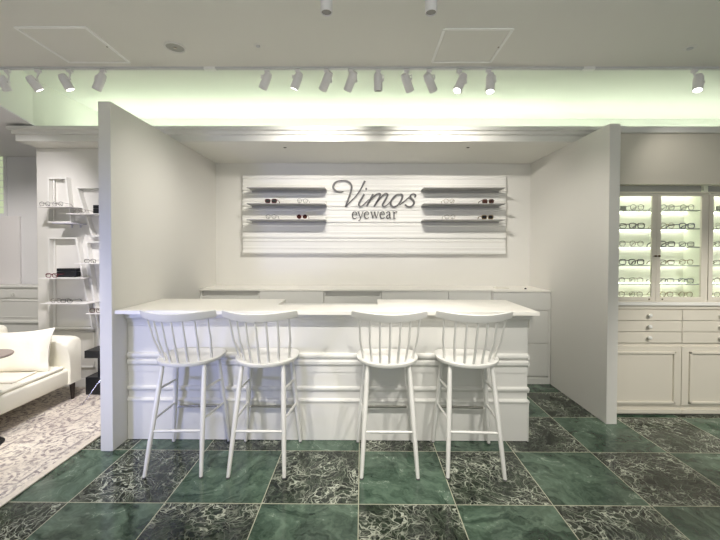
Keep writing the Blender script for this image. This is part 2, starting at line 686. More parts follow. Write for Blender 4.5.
def detector(px, py, z, label, r=.017):
    p = atZ(px, py, z)
    t = thing('sprinkler', label, 'sprinkler', (p.x, p.y, z), group='small round ceiling fittings')
    bm = B(); lathe(bm, [(r * 1.9, 0), (r * 1.9, -.002), (r * 1.2, -.005)], seg=18)
    obj('escutcheon', bm, WHITE, t)
    bm = B(); lathe(bm, [(r * .8, -.005), (r * .8, -.012), (r * .4, -.016)], seg=14)
    obj('nozzle', bm, TRK, t)
detector(258, 45, HC, 'tiny white sprinkler head in the ceiling right of the round downlight')
detector(690, 47.5, HC, 'white sprinkler head in the ceiling above the rightmost spotlight', .024)
for px, lab in ((285, 'small dark downlight in the bar soffit above the left wall shelves'), (468, 'small dark downlight in the bar soffit above the right wall shelves')):
    p = atZ(px, 147.3, SF)
    t = thing('soffit_downlight', lab, 'ceiling light', (p.x, p.y, SF), group='small downlights in the bar soffit')
    bm = B(); lathe(bm, [(.028, 0), (.028, -.002), (.022, -.003)], seg=18)
    obj('rim', bm, WHITE, t)
    bm = B(); lathe(bm, [(.018, -.003), (.012, -.006)], seg=14)
    obj('lamp', bm, DARKHOLE, t)

# track
def track(x0, x1, y, label):
    t = thing('lighting_track', label, 'lighting track', ((x0 + x1) / 2, y, HC))
    bm = B(); box(bm, x0 - (x0 + x1) / 2, x1 - (x0 + x1) / 2, -.016, .016, -.014, 0)
    obj('rail', bm, TRK, t)
    return t
tr = track(-3.6, 3.6, YT, 'long grey lighting track crossing the ceiling in front of the glowing cove')
for px in (209, 590):
    p = atZ(px, 67.5, HC - .01)
    bm = B(); box(bm, p.x - .045, p.x + .045, -.018, .018, -.021, .0)
    obj('connector', bm, mat('connector_white', (.85, .85, .82), .4), tr)
track(-1.6, 1.9, 1.99, 'short lighting track near the camera carrying two spotlights')

SPOTS = []
def spotlight(name, ctop, cbot, track_xy, rad, label, lit, group, side=1):
    """ctop, cbot: world points of the back and the mouth of the barrel"""
    ctop, cbot = Vector(ctop), Vector(cbot)
    ax = (cbot - ctop)
    L_ = ax.length
    ax.normalize()
    base = Vector((track_xy[0], track_xy[1], HC - .018))
    t = thing(name, label, 'spotlight', base, group=group)
    bm = B()
    box(bm, -.020, .020, -.014, .014, -.022, 0, bev=.003)
    lathe(bm, [(.011, -.034), (.011, -.022)], seg=12)
    obj('adaptor', bm, LAMPM, t)
    # bracket from the adaptor to the barrel's flank
    fl = Vector((side, 0, 0))
    fl = (fl - ax * fl.dot(ax)).normalized()
    piv = ctop + ax * L_ * .42 + fl * (rad + .008) - base
    bm = B()
    tube(bm, [(0, 0, -.03), (0, 0, -.042), (piv.x, piv.y * .4, -.046), (piv.x, piv.y, piv.z + .02), (piv.x, piv.y, piv.z)], .0055, 8)
    lathe(bm, [(.011, -.012), (.011, .004)], piv - fl * .0, 12, axis=fl)
    obj('bracket', bm, LAMPM, t, smooth=True)
    bm = B()
    c = ctop - base
    lathe(bm, [(rad * .62, 0), (rad * .80, .004), (rad * .97, .030), (rad, .036), (rad, L_ - .004), (rad * .97, L_), (rad * .86, L_), (rad * .84, L_ - .014)], c, 26, axis=ax)
    h = obj('barrel', bm, LAMPM, t, smooth=True)
    bm = B(); lathe(bm, [(rad * .83, L_ - .0135), (rad * .83, L_ - .006)], c, 22, axis=ax)
    obj('lens', bm, LENS if lit else LENSO, t)
    SPOTS.append((cbot + ax * .02, ax.copy()))
    return t

# pixel of barrel back, pixel of mouth, depth change of the barrel (positive: mouth further from camera)
heads = [
    (3, (0.5, 75.5), (8, 91), .06, True, 'white track spotlight cut by the left picture edge, leftmost on the long track'),
    (34, (28.5, 76), (40, 90.5), .05, True, 'white track spotlight pointing down right, second from left on the long track'),
    (66, (61.5, 74.5), (70.5, 90), .03, True, 'white track spotlight pointing down right, third from left on the long track'),
    (100, (103, 74), (96.5, 90), .0, False, 'white track spotlight pointing down left above the left partition end'),
    (266, (269, 73), (262.5, 89), .02, False, 'grey track spotlight pointing down left, first one right of the left track connector'),
    (297, (300, 72.5), (294, 89), .02, True, 'grey track spotlight pointing down left, second one right of the left track connector'),
    (326, (330, 72), (322.5, 90), .09, False, 'white track spotlight aimed at the back wall, left of a close pair above the lettering'),
    (351, (354.5, 71.5), (347.5, 90.5), .09, False, 'white track spotlight aimed at the back wall, right of a close pair above the lettering'),
    (378.5, (378, 73), (378.3, 91), .03, False, 'white track spotlight hanging straight down beside its square bracket'),
    (407, (404, 74), (410, 91), .09, False, 'white track spotlight tilted down right with square bracket, left of the ceiling panel'),
    (430, (426.5, 74), (433.5, 91), .09, False, 'white track spotlight tilted down right with square bracket, under the ceiling panel corner'),
    (460.5, (464, 75), (457, 91), -.06, True, 'lit track spotlight tilted down left with glowing mouth, under the right ceiling panel'),
    (490, (490.5, 74), (490, 92), -.05, True, 'lit track spotlight hanging upright with glowing mouth, right end of the central row'),
    (698.5, (698.5, 75), (697.5, 90.5), -.04, True, 'lit track spotlight with glowing mouth, alone at the far right of the track'),
]
for px, a_, c_, dy, lit, lab in heads:
    x = atZ(px, 67.5, HC - .018).x
    mid = YT
    t_ = atY(*a_, mid - dy / 2)
    b2 = atY(*c_, mid + dy / 2)
    spotlight('track_spotlight', t_, b2, (x, YT), .034, lab, lit, 'spotlights on the long track', side=1 if px > 320 or px < 90 else -1)
for px, lab in ((326.5, 'grey cylinder spotlight at the top picture edge, left of the two near ones'), (431, 'grey cylinder spotlight at the top picture edge, right of the two near ones')):
    b2 = atY(px, 13, 1.99)
    spotlight('track_spotlight', b2 + Vector((0, 0, .15)), b2, (b2.x, 1.99), .032, lab, False, 'spotlights on the near track', side=1)

# ------------------------------------------------------------------ bar counter
YC0, YC1 = 3.02, 3.48
XC0, XC1 = XPL + .003, 1.360
zt = 1.092
t = thing('bar_counter', 'long white bar counter with moulded front standing between the two partitions', 'bar counter', (0, 3.2, 0))
o3 = Vector((0, 3.2, 0))
def rel(name, bm, m_, par, org=o3, **k):
    bmesh.ops.translate(bm, verts=bm.verts, vec=-org)
    return obj(name, bm, m_, par, **k)
bm = B(); box(bm, XC0, XC1, YC0, YC1, .002, 1.062, bev=.003)
rel('body', bm, WHITE, t)
def zC(py):
    return zY(py, YC0, 450)
# mouldings that wrap the free right-hand end
def wrapmould(prof, name):
    """prof: outline [(out, z)] out = distance from face"""
    bm = B()
    f = [(YC0 - o_, z) for o_, z in prof]
    prism_x(bm, [(YC0 + .002, prof[-1][1])] + [(YC0 + .002, prof[0][1])] + f, XC0, XC1)
    mx = max(o_ for o_, _ in prof)
    prism_y(bm, [(XC1 - .002, prof[-1][1]), (XC1 - .002, prof[0][1])] + [(XC1 + o_ * .6, z) for o_, z in prof], YC0 - mx, YC1)
    rel(name, bm, WHITE, t)
zz = zC(354); wrapmould([(0, zC(359.5)), (.014, zC(358.5)), (.020, zC(357)), (.020, zC(355.5)), (.014, zz), (0, zz + .006)], 'upper_bead')
wrapmould([(0, zC(366.5)), (.012, zC(365.5)), (.019, zC(364)), (.019, zC(361.5)), (.010, zC(360.3)), (0, zC(360))], 'middle_bead')
wrapmould([(0, zC(372.5)), (.005, zC(372.5)), (.005, zC(367)), (0, zC(367))], 'upper_band')
wrapmould([(0, zC(392)), (.008, zC(391.5)), (.018, zC(389.5)), (.018, zC(388)), (.008, zC(386.7)), (0, zC(386.5))], 'lower_bead')
wrapmould([(0, .004), (.010, .004), (.010, zC(402)), (.020, zC(401.5)), (.020, zC(400.3)), (.008, zC(399)), (0, zC(398.5))], 'plinth')
wrapmould([(0, zC(327)), (.005, zC(326.5)), (.005, zC(325)), (.008, zC(323)), (.016, zC(320.5)), (.030, zC(318.5)), (.045, zC(317.8)), (.045, 1.062), (0, 1.062)], 'crown_moulding')
# U-shaped worktop: shallow middle between two deep wings
T0, TX1 = 2.856, 1.378
bm = B()
prism_z(bm, [(XPL + .003, T0), (TX1, T0), (TX1, 3.55), (.146, 3.55), (.143, 3.19), (-.731, 3.19), (-.736, 3.55), (XPL + .003, 3.55)], 1.064, zt)
bmesh.ops.bevel(bm, geom=[e for e in bm.edges if abs(e.verts[0].co.z - e.verts[1].co.z) < 1e-6 and e.verts[0].co.z > 1.08], offset=.002, segments=2, affect='EDGES')
wt = obj('worktop', bm, COUNTER, origin=(0, 3.2, 1.064))
tag(wt, 'long cream white worktop lying across the bar counter, notched at the back', 'worktop')

# ------------------------------------------------------------------ back cabinets of the bar
zt2 = 1.098
bounds = [(XPL + .004, 259.3, True), (259.3, 323.8, False), (323.8, 381.5, True), (381.5, 448.5, False), (448.5, 491.5, False), (491.5, None, False)]
labs = ['white low cabinet at left end of back run with shaded open slot under its top',
        'white low cabinet second from left in back run, closed up to the worktop',
        'white low cabinet behind the counter notch with open slot under its top',
        'white low cabinet seen just right of the counter notch in back run',
        'narrow white low cabinet left of the grey-white end cabinet in back run',
        'pale end cabinet of back run beside right partition with framed doors']
YF = 4.36
for i, (l, r_, openslot) in enumerate(bounds):
    x0 = l if i == 0 else xY(l, YF, 295)
    x1 = XPR - .004 if r_ is None else xY(r_, YF, 295)
    yf = YF if i < 5 else 4.30
    t = thing('low_cabinet', labs[i], 'cabinet', ((x0 + x1) / 2, YF, 0), group='low cabinets behind the bar')
    og = Vector(((x0 + x1) / 2, YF, 0))
    bm = B()
    zs = zt2 - .022
    if openslot:
        box(bm, x0 + .002, x1 - .002, yf + .02, YW - .004, .0, .985)
        box(bm, x0 + .002, x1 - .002, yf + .075, YW - .004, .985, zs)
        box(bm, x0 + .002, x0 + .02, yf + .02, yf + .075, .985, zs)
        box(bm, x1 - .02, x1 - .002, yf + .02, yf + .075, .985, zs)
    else:
        box(bm, x0 + .002, x1 - .002, yf + .02, YW - .004, .0, zs)
    rel('carcass', bm, WHITE, t, og)
    ztop = zs - .003 if not openslot else zY(296.3, yf)
    if i < 5:
        bm = B(); box(bm, x0 + .004, x1 - .004, yf, yf + .018, .09, ztop, bev=.002)
        rel('door', bm, WHITE, t, og)
        bm = B(); box(bm, x0 + .004, x1 - .004, yf + .05, yf + .06, .002, .085)
    else:
        zs_ = [zY(309.5, yf), zY(343, yf), zY(375.5, yf)]
        bm = B(); box(bm, x0 + .004, x1 - .004, yf, yf + .018, zs_[0] + .003, ztop, bev=.002)
        rel('top_panel', bm, WHITE, t, og)
        for za, zb in ((zs_[1], zs_[0]), (zs_[2], zs_[1])):
            bm = B(); box(bm, x0 + .004, x1 - .03, yf, yf + .018, za + .003, zb - .003, bev=.002)
            rel('door', bm, WHITE, t, og)
        bm = B(); box(bm, x1 - .0275, x1 - .002, yf, yf + .018, .05, zs_[0], bev=.002)
        rel('filler_strip', bm, WHITE, t, og)
        bm = B(); box(bm, x0 + .004, x1 - .004, yf + .004, yf + .014, .002, zs_[2] - .012)
    rel('plinth', bm, WHITE, t, og)
xm = xY(491.5, YF, 295)
bm = B(); prism_z(bm, [(XPL + .003, YF - .004), (xm, YF - .004), (xm, 4.296), (XPR - .003, 4.296), (XPR - .003, YW - .003), (XPL + .003, YW - .003)], zt2 - .018, zt2)
o = obj('worktop', bm, COUNTER, origin=(0, 4.6, zt2 - .018))
tag(o, 'narrow white worktop running over the low cabinets along the back wall', 'worktop')
p = atZ(525.5, 289.2, zt2)
bm = B(); lathe(bm, [(.012, 0), (.014, .006), (.010, .014), (.004, .017)], seg=14)
o = obj('cable_grommet', bm, BLACK); o.location = (p.x, p.y, zt2)
tag(o, 'tiny black cap on the back worktop near the right partition', 'cap')
bm = B(); prism_z(bm, [(0, 0), (.16, 0), (.16, .11), (0, .11)], 0, .006)
o = obj('paper_tray', bm, mat('tray_pale', (.80, .77, .68), .4), origin=(0, 0, 0)); o.location = (p.x - .33, p.y + .06, zt2)
tag(o, 'flat pale tray lying on the back worktop beside the small black cap', 'tray')

# ------------------------------------------------------------------ sign panel on the back wall
PX0, PX1 = xY(242.5, 4.80, 215), xY(506, 4.80, 215)
PZ0, PZ1 = zY(254, 4.80), zY(175.3, 4.80)
t = thing('sign_panel', 'wide white ribbed wall panel carrying grey lettering above the back worktop', 'sign panel', ((PX0 + PX1) / 2, YW, PZ0))
og = Vector(((PX0 + PX1) / 2, YW, PZ0))
nb = 5
hb = (PZ1 - PZ0) / nb
for k in range(nb):
    zb = PZ0 + k * hb
    # one moulded board: (out,z)
    pr = [(.052, 0), (.072, .004), (.076, .012), (.076, .030), (.066, .036), (.062, .060), (.066, .066), (.066, .084), (.058, .090),
          (.056, .150), (.064, .158), (.066, .172), (.058, .178), (.052, .192), (.052, .2)]
    bm = B()
    prism_x(bm, [(YW - .001, zb), *[(YW - o_, zb + z * hb / .2) for o_, z in pr], (YW - .001, zb + hb)], PX0, PX1)
    rel('ribbed_board', bm, WHITE, t, og)

# lettering
WMUL = 1.02
def stroke_mesh(bm, pts, conv, depth=.014, sub=5):
    """pts (u,v,w): centre line with widths in drawing units; a flat ribbon of real thickness"""
    P_ = []
    n = len(pts)
    if n > 2:
        for i in range(n - 1):
            p0, p1, p2, p3 = pts[max(i - 1, 0)], pts[i], pts[i + 1], pts[min(i + 2, n - 1)]
            for s in range(sub):
                q = s / sub
                P_.append([.5 * ((2 * p1[k]) + (-p0[k] + p2[k]) * q + (2 * p0[k] - 5 * p1[k] + 4 * p2[k] - p3[k]) * q * q + (-p0[k] + 3 * p1[k] - 3 * p2[k] + p3[k]) * q ** 3) for k in range(3)])
        P_.append(list(pts[-1]))
    else:
        P_ = [list(p) for p in pts]
    L_, R_ = [], []
    for i, p in enumerate(P_):
        a, b = P_[max(i - 1, 0)], P_[min(i + 1, len(P_) - 1)]
        tx, ty = b[0] - a[0], b[1] - a[1]
        l = math.hypot(tx, ty) or 1
        nx, ny = -ty / l, tx / l
        w = p[2] / 2 * WMUL
        L_.append(conv(p[0] + nx * w, p[1] + ny * w))
        R_.append(conv(p[0] - nx * w, p[1] - ny * w))
    off = Vector((0, depth, 0))
    rows = [[bm.verts.new(a), bm.verts.new(b), bm.verts.new(b + off), bm.verts.new(a + off)] for a, b in zip(L_, R_)]
    for a, b in zip(rows, rows[1:]):
        for k in range(4):
            bm.faces.new((a[k], a[(k + 1) % 4], b[(k + 1) % 4], b[k]))
    bm.faces.new(rows[0])
    bm.faces.new(rows[-1][::-1])

YS = YW - .094
def cA(u, v):
    return atY(328 + u / 15, 174 + v / 15, YS)
def cC(u, v):
    return atY(348 + u / 13.846, 204 + v / 13.846, YS)
LET = {
    'V': [[(232, 265, 14), (180, 269, 18), (120, 255, 26), (82, 215, 30), (80, 178, 30), (105, 132, 26), (160, 104, 20), (230, 98, 20), (290, 108, 22), (335, 140, 26), (354, 190, 28), (346, 250, 28), (325, 320, 28), (295, 400, 26), (262, 492, 22)],
          [(262, 490, 14), (320, 430, 15), (390, 360, 15), (450, 290, 18), (500, 210, 22), (530, 150, 28), (553, 102, 30)]],
    'i': [[(560, 225, 10), (566, 225, 34), (580, 225, 34), (586, 225, 10)],
          [(543, 300, 26), (510, 360, 28), (475, 420, 28), (462, 460, 24), (478, 485, 18), (515, 475, 14), (570, 425, 12), (610, 380, 10)]],
    'm': [[(678, 300, 28), (630, 390, 28), (580, 482, 26)], [(612, 430, 10), (660, 365, 14), (715, 312, 20), (760, 295, 22), (785, 305, 28), (772, 350, 28), (735, 415, 28), (692, 488, 26)],
          [(720, 440, 10), (790, 355, 14), (835, 308, 20), (870, 294, 24), (893, 306, 28), (880, 350, 28), (838, 425, 28), (818, 465, 26), (838, 488, 20), (880, 468, 14), (940, 410, 12)]],
    'o': [[(1080, 302, 18), (1030, 312, 22), (975, 362, 26), (942, 420, 28), (948, 470, 26), (990, 492, 22), (1050, 462, 24), (1098, 395, 28), (1118, 335, 28), (1105, 305, 22), (1078, 302, 18)]],
    's': [[(1075, 462, 12), (1120, 430, 14), (1190, 370, 14), (1250, 318, 12)],
          [(1300, 350, 16), (1316, 325, 22), (1302, 302, 16), (1268, 300, 16), (1238, 322, 20), (1244, 360, 28), (1280, 400, 30), (1290, 440, 28), (1258, 480, 22), (1208, 490, 20), (1168, 472, 24), (1164, 452, 24)]],
}
for ch, strokes in LET.items():
    bm = B()
    for s in strokes:
        stroke_mesh(bm, s, cA)
    rel('script_letter', bm, GREYSIGN, t, og)
WMUL = 1.12
def e_(x):
    return [[(x + 6, 148, 6), (x + 62, 146, 6)], [(x + 62, 146, 10), (x + 56, 116, 10), (x + 34, 106, 8), (x + 11, 122, 13), (x + 3, 154, 15), (x + 12, 188, 13), (x + 40, 200, 9), (x + 65, 184, 7)]]
SM = [e_(56),
      [[(143, 112, 12), (174, 192, 13)], [(204, 112, 7), (174, 195, 8), (160, 225, 9), (145, 228, 15)], [(130, 109, 7), (162, 109, 7)], [(190, 109, 7), (216, 109, 7)]],
      e_(224),
      [[(322, 112, 13), (346, 196, 13)], [(346, 196, 6), (370, 120, 7)], [(368, 112, 13), (393, 196, 13)], [(393, 196, 6), (418, 112, 7)], [(308, 109, 7), (338, 109, 7)], [(356, 109, 7), (382, 109, 7)], [(405, 109, 7), (430, 109, 7)]],
      e_(442),
      [[(533, 124, 14), (550, 107, 8), (572, 110, 10), (580, 135, 13), (580, 185, 13), (600, 198, 7)], [(580, 146, 6), (552, 154, 10), (534, 178, 14), (548, 199, 11), (578, 184, 6)]],
      [[(637, 110, 13), (637, 198, 13)], [(618, 109, 7), (637, 109, 7)], [(618, 199, 7), (658, 199, 7)], [(640, 132, 6), (655, 111, 9), (672, 108, 14), (680, 116, 12)]]]
for strokes in SM:
    bm = B()
    for s in strokes:
        stroke_mesh(bm, s, cC)
    rel('serif_letter', bm, GREYSIGN, t, og)

# shelves on the panel
SHD = .235
def wall_shelf(px0, px1, py, label):
    yfr = YW - .078 - SHD
    a = atY(px0, py, yfr); b = atY(px1, py, yfr)
    yb = YW - .079
    z = a.z
    t = thing('wall_shelf', label, 'shelf', ((a.x + b.x) / 2, yb, z), group='thin shelves on the ribbed panel')
    hw = (b.x - a.x) / 2
    bm = B(); box(bm, -hw, hw, -SHD, 0, -.006, .006, bev=.002)
    obj('board', bm, WARMGREY, t)
    bm = B(); box(bm, -hw, hw, -.012, 0, -.028, -.007)
    obj('mounting_rail', bm, WARMGREY, t)
    return ((a.x + b.x) / 2, z + .007)
rows = [187.4, 203.4, 219.4]
names_ = ['top', 'middle', 'bottom']
for k, py in enumerate(rows):
    ll = wall_shelf(246.5, 325, py, 'thin white shelf left of the lettering, %s one of three%s' % (names_[k], ', empty' if k == 0 else ''))
    rr = wall_shelf(424, 505.5, py + .2, 'thin white shelf right of the lettering, %s one of three%s' % (names_[k], ', empty' if k == 0 else ''))

# ------------------------------------------------------------------ eyewear
_proto = {}
def eyewear_proto(shape, fr, ln):
    key = (shape, fr, ln)
    if key in _proto:
        return _proto[key]
    w, h, rad = {'round': (.0235, .0225, .0020), 'square': (.0265, .019, .0024), 'thick': (.027, .021, .0036), 'cat': (.0275, .0195, .0028)}[shape]
    zc = h + .004
    parts = []
    bm = B()
    for s in (-1, 1):
        pts = []
        for k in range(20):
            a = 2 * PI * k / 20
            ca, sa = math.cos(a), math.sin(a)
            e = 1.0 if shape == 'round' else .62
            x = w * math.copysign(abs(ca) ** e, ca)
            z = h * math.copysign(abs(sa) ** e, sa)
            if shape == 'cat' and sa > 0:
                z += max(0, x * s) * .20
            pts.append((s * (w + .0085) + x, -.0, zc + z))
        tube(bm, pts, rad, 6, closed=True)
    tube(bm, [(-.0095, -.0, zc + h * .35), (0, -.002, zc + h * .55), (.0095, 0, zc + h * .35)], rad * 1.05, 6)
    for s in (-1, 1):
        tube(bm, [(s * (2 * w + .007), 0, zc + h * .5), (s * (2 * w + .013), .004, zc + h * .5)], rad * 1.2, 6)
    parts.append(('rim', bm, FR[fr]))
    for s in (-1, 1):
        bm = B()
        vs = []
        for k in range(20):
            a = 2 * PI * k / 20
            ca, sa = math.cos(a), math.sin(a)
            e = 1.0 if shape == 'round' else .62
            vs.append((s * (w + .0085) + w * .97 * math.copysign(abs(ca) ** e, ca), zc + h * .97 * math.copysign(abs(sa) ** e, sa)))
        prism_y(bm, vs, -.0007, .0007)
        parts.append(('lens', bm, LN[ln]))
        bm = B()
        X = s * (2 * w + .013)
        tube(bm, [(X, .004, zc + h * .5), (X * 1.0, .05, zc + h * .5), (X * .97, .100, zc + h * .45), (X * .94, .128, zc - h * .25), (X * .93, .138, .004)], [rad, rad, rad, rad * 1.3, rad * 1.3], 6)
        parts.append(('temple', bm, FR[fr]))
    _proto[key] = [(n, obj(n, bm, m_, smooth=True).data) for n, bm, m_ in parts]
    for o_ in [o for o in COL.objects if o.type == 'MESH' and o.parent is None and any(o.data is me for _, me in _proto[key])]:
        bpy.data.objects.remove(o_)
    return _proto[key]

def eyewear(loc, shape, fr, ln, label, group, rz=0., s=1.0):
    t = thing('eyeglasses' if ln == 'clear' else 'sunglasses', label, 'eyewear', loc, rz, group)
    for n, me in eyewear_proto(shape, fr, ln):
        o = bpy.data.objects.new(n, me)
        COL.objects.link(o)
        o.parent = t
    t.scale = (s, s, s)
    return t

G1 = 'eyewear on the wall panel shelves'
def on_wall(px, row, shape, fr, ln, label, rz=0.):
    yy = 4.62
    z = zY(rows[row], YW - .078 - SHD) + .0075
    eyewear((xY(px, yy, 210), yy, z), shape, fr, ln, label, G1, rz, 1.15)
on_wall(271, 1, 'thick', 'wine', 'dark', 'dark sunglasses at left on the middle shelf left of the lettering')
on_wall(302.5, 1, 'round', 'silver', 'clear', 'thin wire eyeglasses at right on the middle shelf left of the lettering')
on_wall(271, 2, 'round', 'silver', 'clear', 'thin clear eyeglasses at left on the bottom shelf left of the lettering')
on_wall(302, 2, 'round', 'wine', 'brown', 'red brown tinted sunglasses on the bottom shelf left of the lettering')
on_wall(449, 1, 'round', 'gold', 'clear', 'slim pale eyeglasses at left on the middle shelf right of the lettering')
on_wall(488, 1, 'thick', 'tortoise', 'brown', 'brown tortoiseshell sunglasses on the middle shelf right of the lettering')
on_wall(450, 2, 'round', 'clear', 'clear', 'faint transparent eyeglasses on the bottom shelf right of the lettering')
on_wall(487.5, 2, 'thick', 'gold', 'dark', 'black lensed sunglasses on the bottom shelf right of the lettering')

# ------------------------------------------------------------------ bar stools
def make_stool():
    t = thing('bar_stool', 'x', 'bar stool', (0, 0, 0), 0, 'white spindle back bar stools at the counter')
    # seat
    prof = []
    for k in range(33):
        a = PI + PI * k / 32           # near half: broad curve
        prof.append((.232 * math.cos(a), .064 + .240 * math.sin(a)))
    prof += [(.230, .14), (.219, .20), (.195, .235), (.165, .250), (0, .252), (-.165, .250), (-.195, .235), (-.219, .20), (-.230, .14)]
    cx, cyy = 0, .08
    bm = B()
    def ringat(f, z):
        return [bm.verts.new((cx + (x - cx) * f, cyy + (y - cyy) * f, z)) for x, y in prof]
    rg = [ringat(.90, .735), ringat(.975, .739), ringat(1.0, .750), ringat(.995, .762), ringat(.96, .767), ringat(.85, .764), ringat(.6, .757), ringat(.3, .754)]
    for a, b in zip(rg, rg[1:]):
        for k in range(len(prof)):
            bm.faces.new((a[k], a[(k + 1) % len(prof)], b[(k + 1) % len(prof)], b[k]))
    bm.faces.new(rg[0][::-1]); bm.faces.new(rg[-1])
    obj('seat', bm, STOOL, t, smooth=True)
    # top rail: curved in plan
    bm = B()
    rows_ = []
    N_ = 24
    for k in range(N_ + 1):
        u = -1 + 2 * k / N_
        x = .259 * u
        y = -.275 + .135 * abs(u) ** 2.0
        dx, dy = .259, .27 * u
        l = math.hypot(dx, dy)
        nx, ny = -dy / l, dx / l      # inward normal (towards the sitter)
        hh = .031 * (1 - .12 * abs(u) ** 6)
        zc = 1.108 + .010 * u * u
        ring = []
        for (o_, dz, ly) in ((-.012, -.85, .012), (-.013, 0, 0), (-.010, .85, -.012), (0, 1.0, -.014), (.010, .85, -.012), (.011, 0, 0), (.010, -.85, .012), (0, -1.0, .014)):
            ring.append(bm.verts.new((x + nx * o_, y + ny * o_ + ly, zc + dz * hh)))
        rows_.append(ring)
    for a, b in zip(rows_, rows_[1:]):
        for k in range(8):
            bm.faces.new((a[k], a[(k + 1) % 8], b[(k + 1) % 8], b[k]))
    bm.faces.new(rows_[0][::-1]); bm.faces.new(rows_[-1])
    obj('top_rail', bm, STOOL, t, smooth=True)
    for k in range(7):
        u = (k - 3) / 3
        b0 = Vector((.180 * u, -.146 + .140 * u * u, .752))
        b1 = Vector((.212 * u, -.263 + .092 * u * u, 1.092))
        mid = b0.lerp(b1, .5) + Vector((.010 * u, -.006, 0))
        pts = [b0.lerp(mid, .0), b0 * .25 + mid * .5 + b0.lerp(b1, .25) * .25, mid, b1 * .25 + mid * .5 + b0.lerp(b1, .75) * .25, b1]
        bm = B(); tube(bm, pts, [.0095, .009, .008, .0075, .007], 10)
        obj('spindle', bm, STOOL, t, smooth=True)
    ends = {}
    for fb, (xt, yt, xb, yb) in {'n': (.150, -.070, .193, -.243), 'f': (.160, .170, .224, .238)}.items():
        for s in (-1, 1):
            top, bot = Vector((s * xt, yt, .742)), Vector((s * xb, yb, .003))
            ends[fb, s] = (top, bot)
            bm = B(); tube(bm, [top.lerp(bot, q) for q in (0, .03, .10, .35, .7, 1)], [.006, .014, .0165, .0185, .0165, .0125], 14)
            lg = obj('leg', bm, STOOL, t, smooth=True)
            bm = B(); lathe(bm, [(.0125, 0), (.0135, .003), (.0132, .010)], bot + Vector((0, 0, -.002)), 12)
            obj('foot_cap', bm, RUBBER, lg)
    def on(fb, s, z):
        top, bot = ends[fb, s]
        return top.lerp(bot, (top.z - z) / (top.z - bot.z))
    def bar(name, a, b, r_, m_=STOOL):
        bm = B(); tube(bm, [a, a.lerp(b, .15), a.lerp(b, .5), a.lerp(b, .85), b], [r_ * .75, r_ * .9, r_, r_ * .9, r_ * .75], 10)
        return obj(name, bm, m_, t, smooth=True)
    bar('stretcher', on('n', -1, .292), on('n', 1, .292), .0105)
    for s in (-1, 1):
        bar('stretcher', on('n', s, .365), on('f', s, .335), .0095)
        bar('stretcher', on('n', s, .565), on('f', s, .530), .0095)
    fr_ = bar('foot_rest', on('f', -1, .300), on('f', 1, .300), .0095)
    a, b = on('f', -1, .300), on('f', 1, .300)
    bm = B(); box(bm, a.x + .03, b.x - .03, a.y - .013, a.y + .010, .300, .312, bev=.002)
    cp_ = obj('metal_strip', bm, NICKEL, fr_)
    cp_['label'] = 'metal wear strip'
    return t
proto = make_stool()
SL = [(-1.302, 1.5, 'white spindle back bar stool beside the left partition, nearest to the sofa'),
      (-.722, 0., 'white spindle back bar stool second from the left partition'),
      (.194, 0., 'white spindle back bar stool third from the left partition, below the lettering'),
      (.797, -2.6, 'white spindle back bar stool nearest the free right end of the counter')]
for i, (x, a, lab) in enumerate(SL):
    if i == 0:
        proto.location = (x, 2.745, 0); proto.rotation_euler = (0, 0, R(a)); proto['label'] = lab
    else:
        dup(proto, (x, 2.745, 0), R(a), lab, proto['group'])

# ------------------------------------------------------------------ right display cabinets
XCB = 2.312
def zR(py, y=YR):
    return zY(py, y, 665)
def xR(px, y=YR):
    return xY(px, y, 300)
YB2 = 3.745
# base units: three drawers above a framed door
zk, zdoor0, zdoor1 = zR(409.5), zR(405.5), zR(346.5)
bx = [xR(614), xR(682.7), xR(751.5), xR(820)]
base_lab = ['greige base cabinet with three drawers and framed door beside the right partition',
            'greige base cabinet with three drawers at the right picture edge',
            'greige base cabinet beyond the right picture edge']
for i in range(2):
    x0, x1 = max(bx[i], XCB + .0), bx[i + 1]
    if i == 0:
        x0 = XCB
    og = Vector(((x0 + x1) / 2, YR, 0))
    t = thing('base_cabinet', base_lab[i], 'cabinet', og, group='greige base cabinets under the display cabinets')
    bm = B(); box(bm, x0 + .001, x1 - .001, YR + .018, YR + .40, .04, zR(309) - .001)
    box(bm, x0 + .001, x1 - .001, YR + .03, YR + .40, 0, .04)
    rel('carcass', bm, TAUPE, t, og)
    bm = B(); box(bm, x0 + .001, x1 - .001, YR - .006, YR + .018, .022, zR(409.5), bev=.003)
    rel('plinth', bm, TAUPE, t, og)
    for (ya, yb) in ((310, 320.4), (321, 331.6), (332.2, 342.8)):
        bm = B(); box(bm, x0 + .003, x1 - .003, YR, YR + .018, zR(yb), zR(ya), bev=.002)
        dr = rel('drawer', bm, TAUPE, t, og)
        bm = B()
        kx = xR(648.7) if i == 0 else xR(720.3)
        zc = (zR(ya) + zR(yb)) / 2
        lathe(bm, [(.011, 0), (.009, .010), (.017, .018), (.019, .027), (.014, .035), (.005, .038)], (kx, YR, zc), 14, axis=(0, -1, 0))
        bmesh.ops.translate(bm, verts=bm.verts, vec=-og)
        obj('knob', bm, WHITE, dr, smooth=True)
    bm = B(); box(bm, x0 + .003, x1 - .003, YR, YR + .018, zdoor0, zdoor1, bev=.002)
    dd = rel('door', bm, TAUPE, t, og)
    bm = B()
    px0_, px1_ = (XCB + .012, xR(676)) if i == 0 else (xR(690), x1 - .07)
    picture_frame(bm, px0_, px1_, zR(403.3), zR(351.5), YR, .020, .016)
    bmesh.ops.translate(bm, verts=bm.verts, vec=-og)
    obj('door_moulding', bm, TAUPE, dd)
bm = B(); box(bm, XCB, bx[2], YR - .022, YR + .40, zR(305.2), zR(302), bev=.002)
o = obj('cabinet_ledge', bm, WHITE, origin=((XCB + bx[2]) / 2, YR, zR(305.2)))
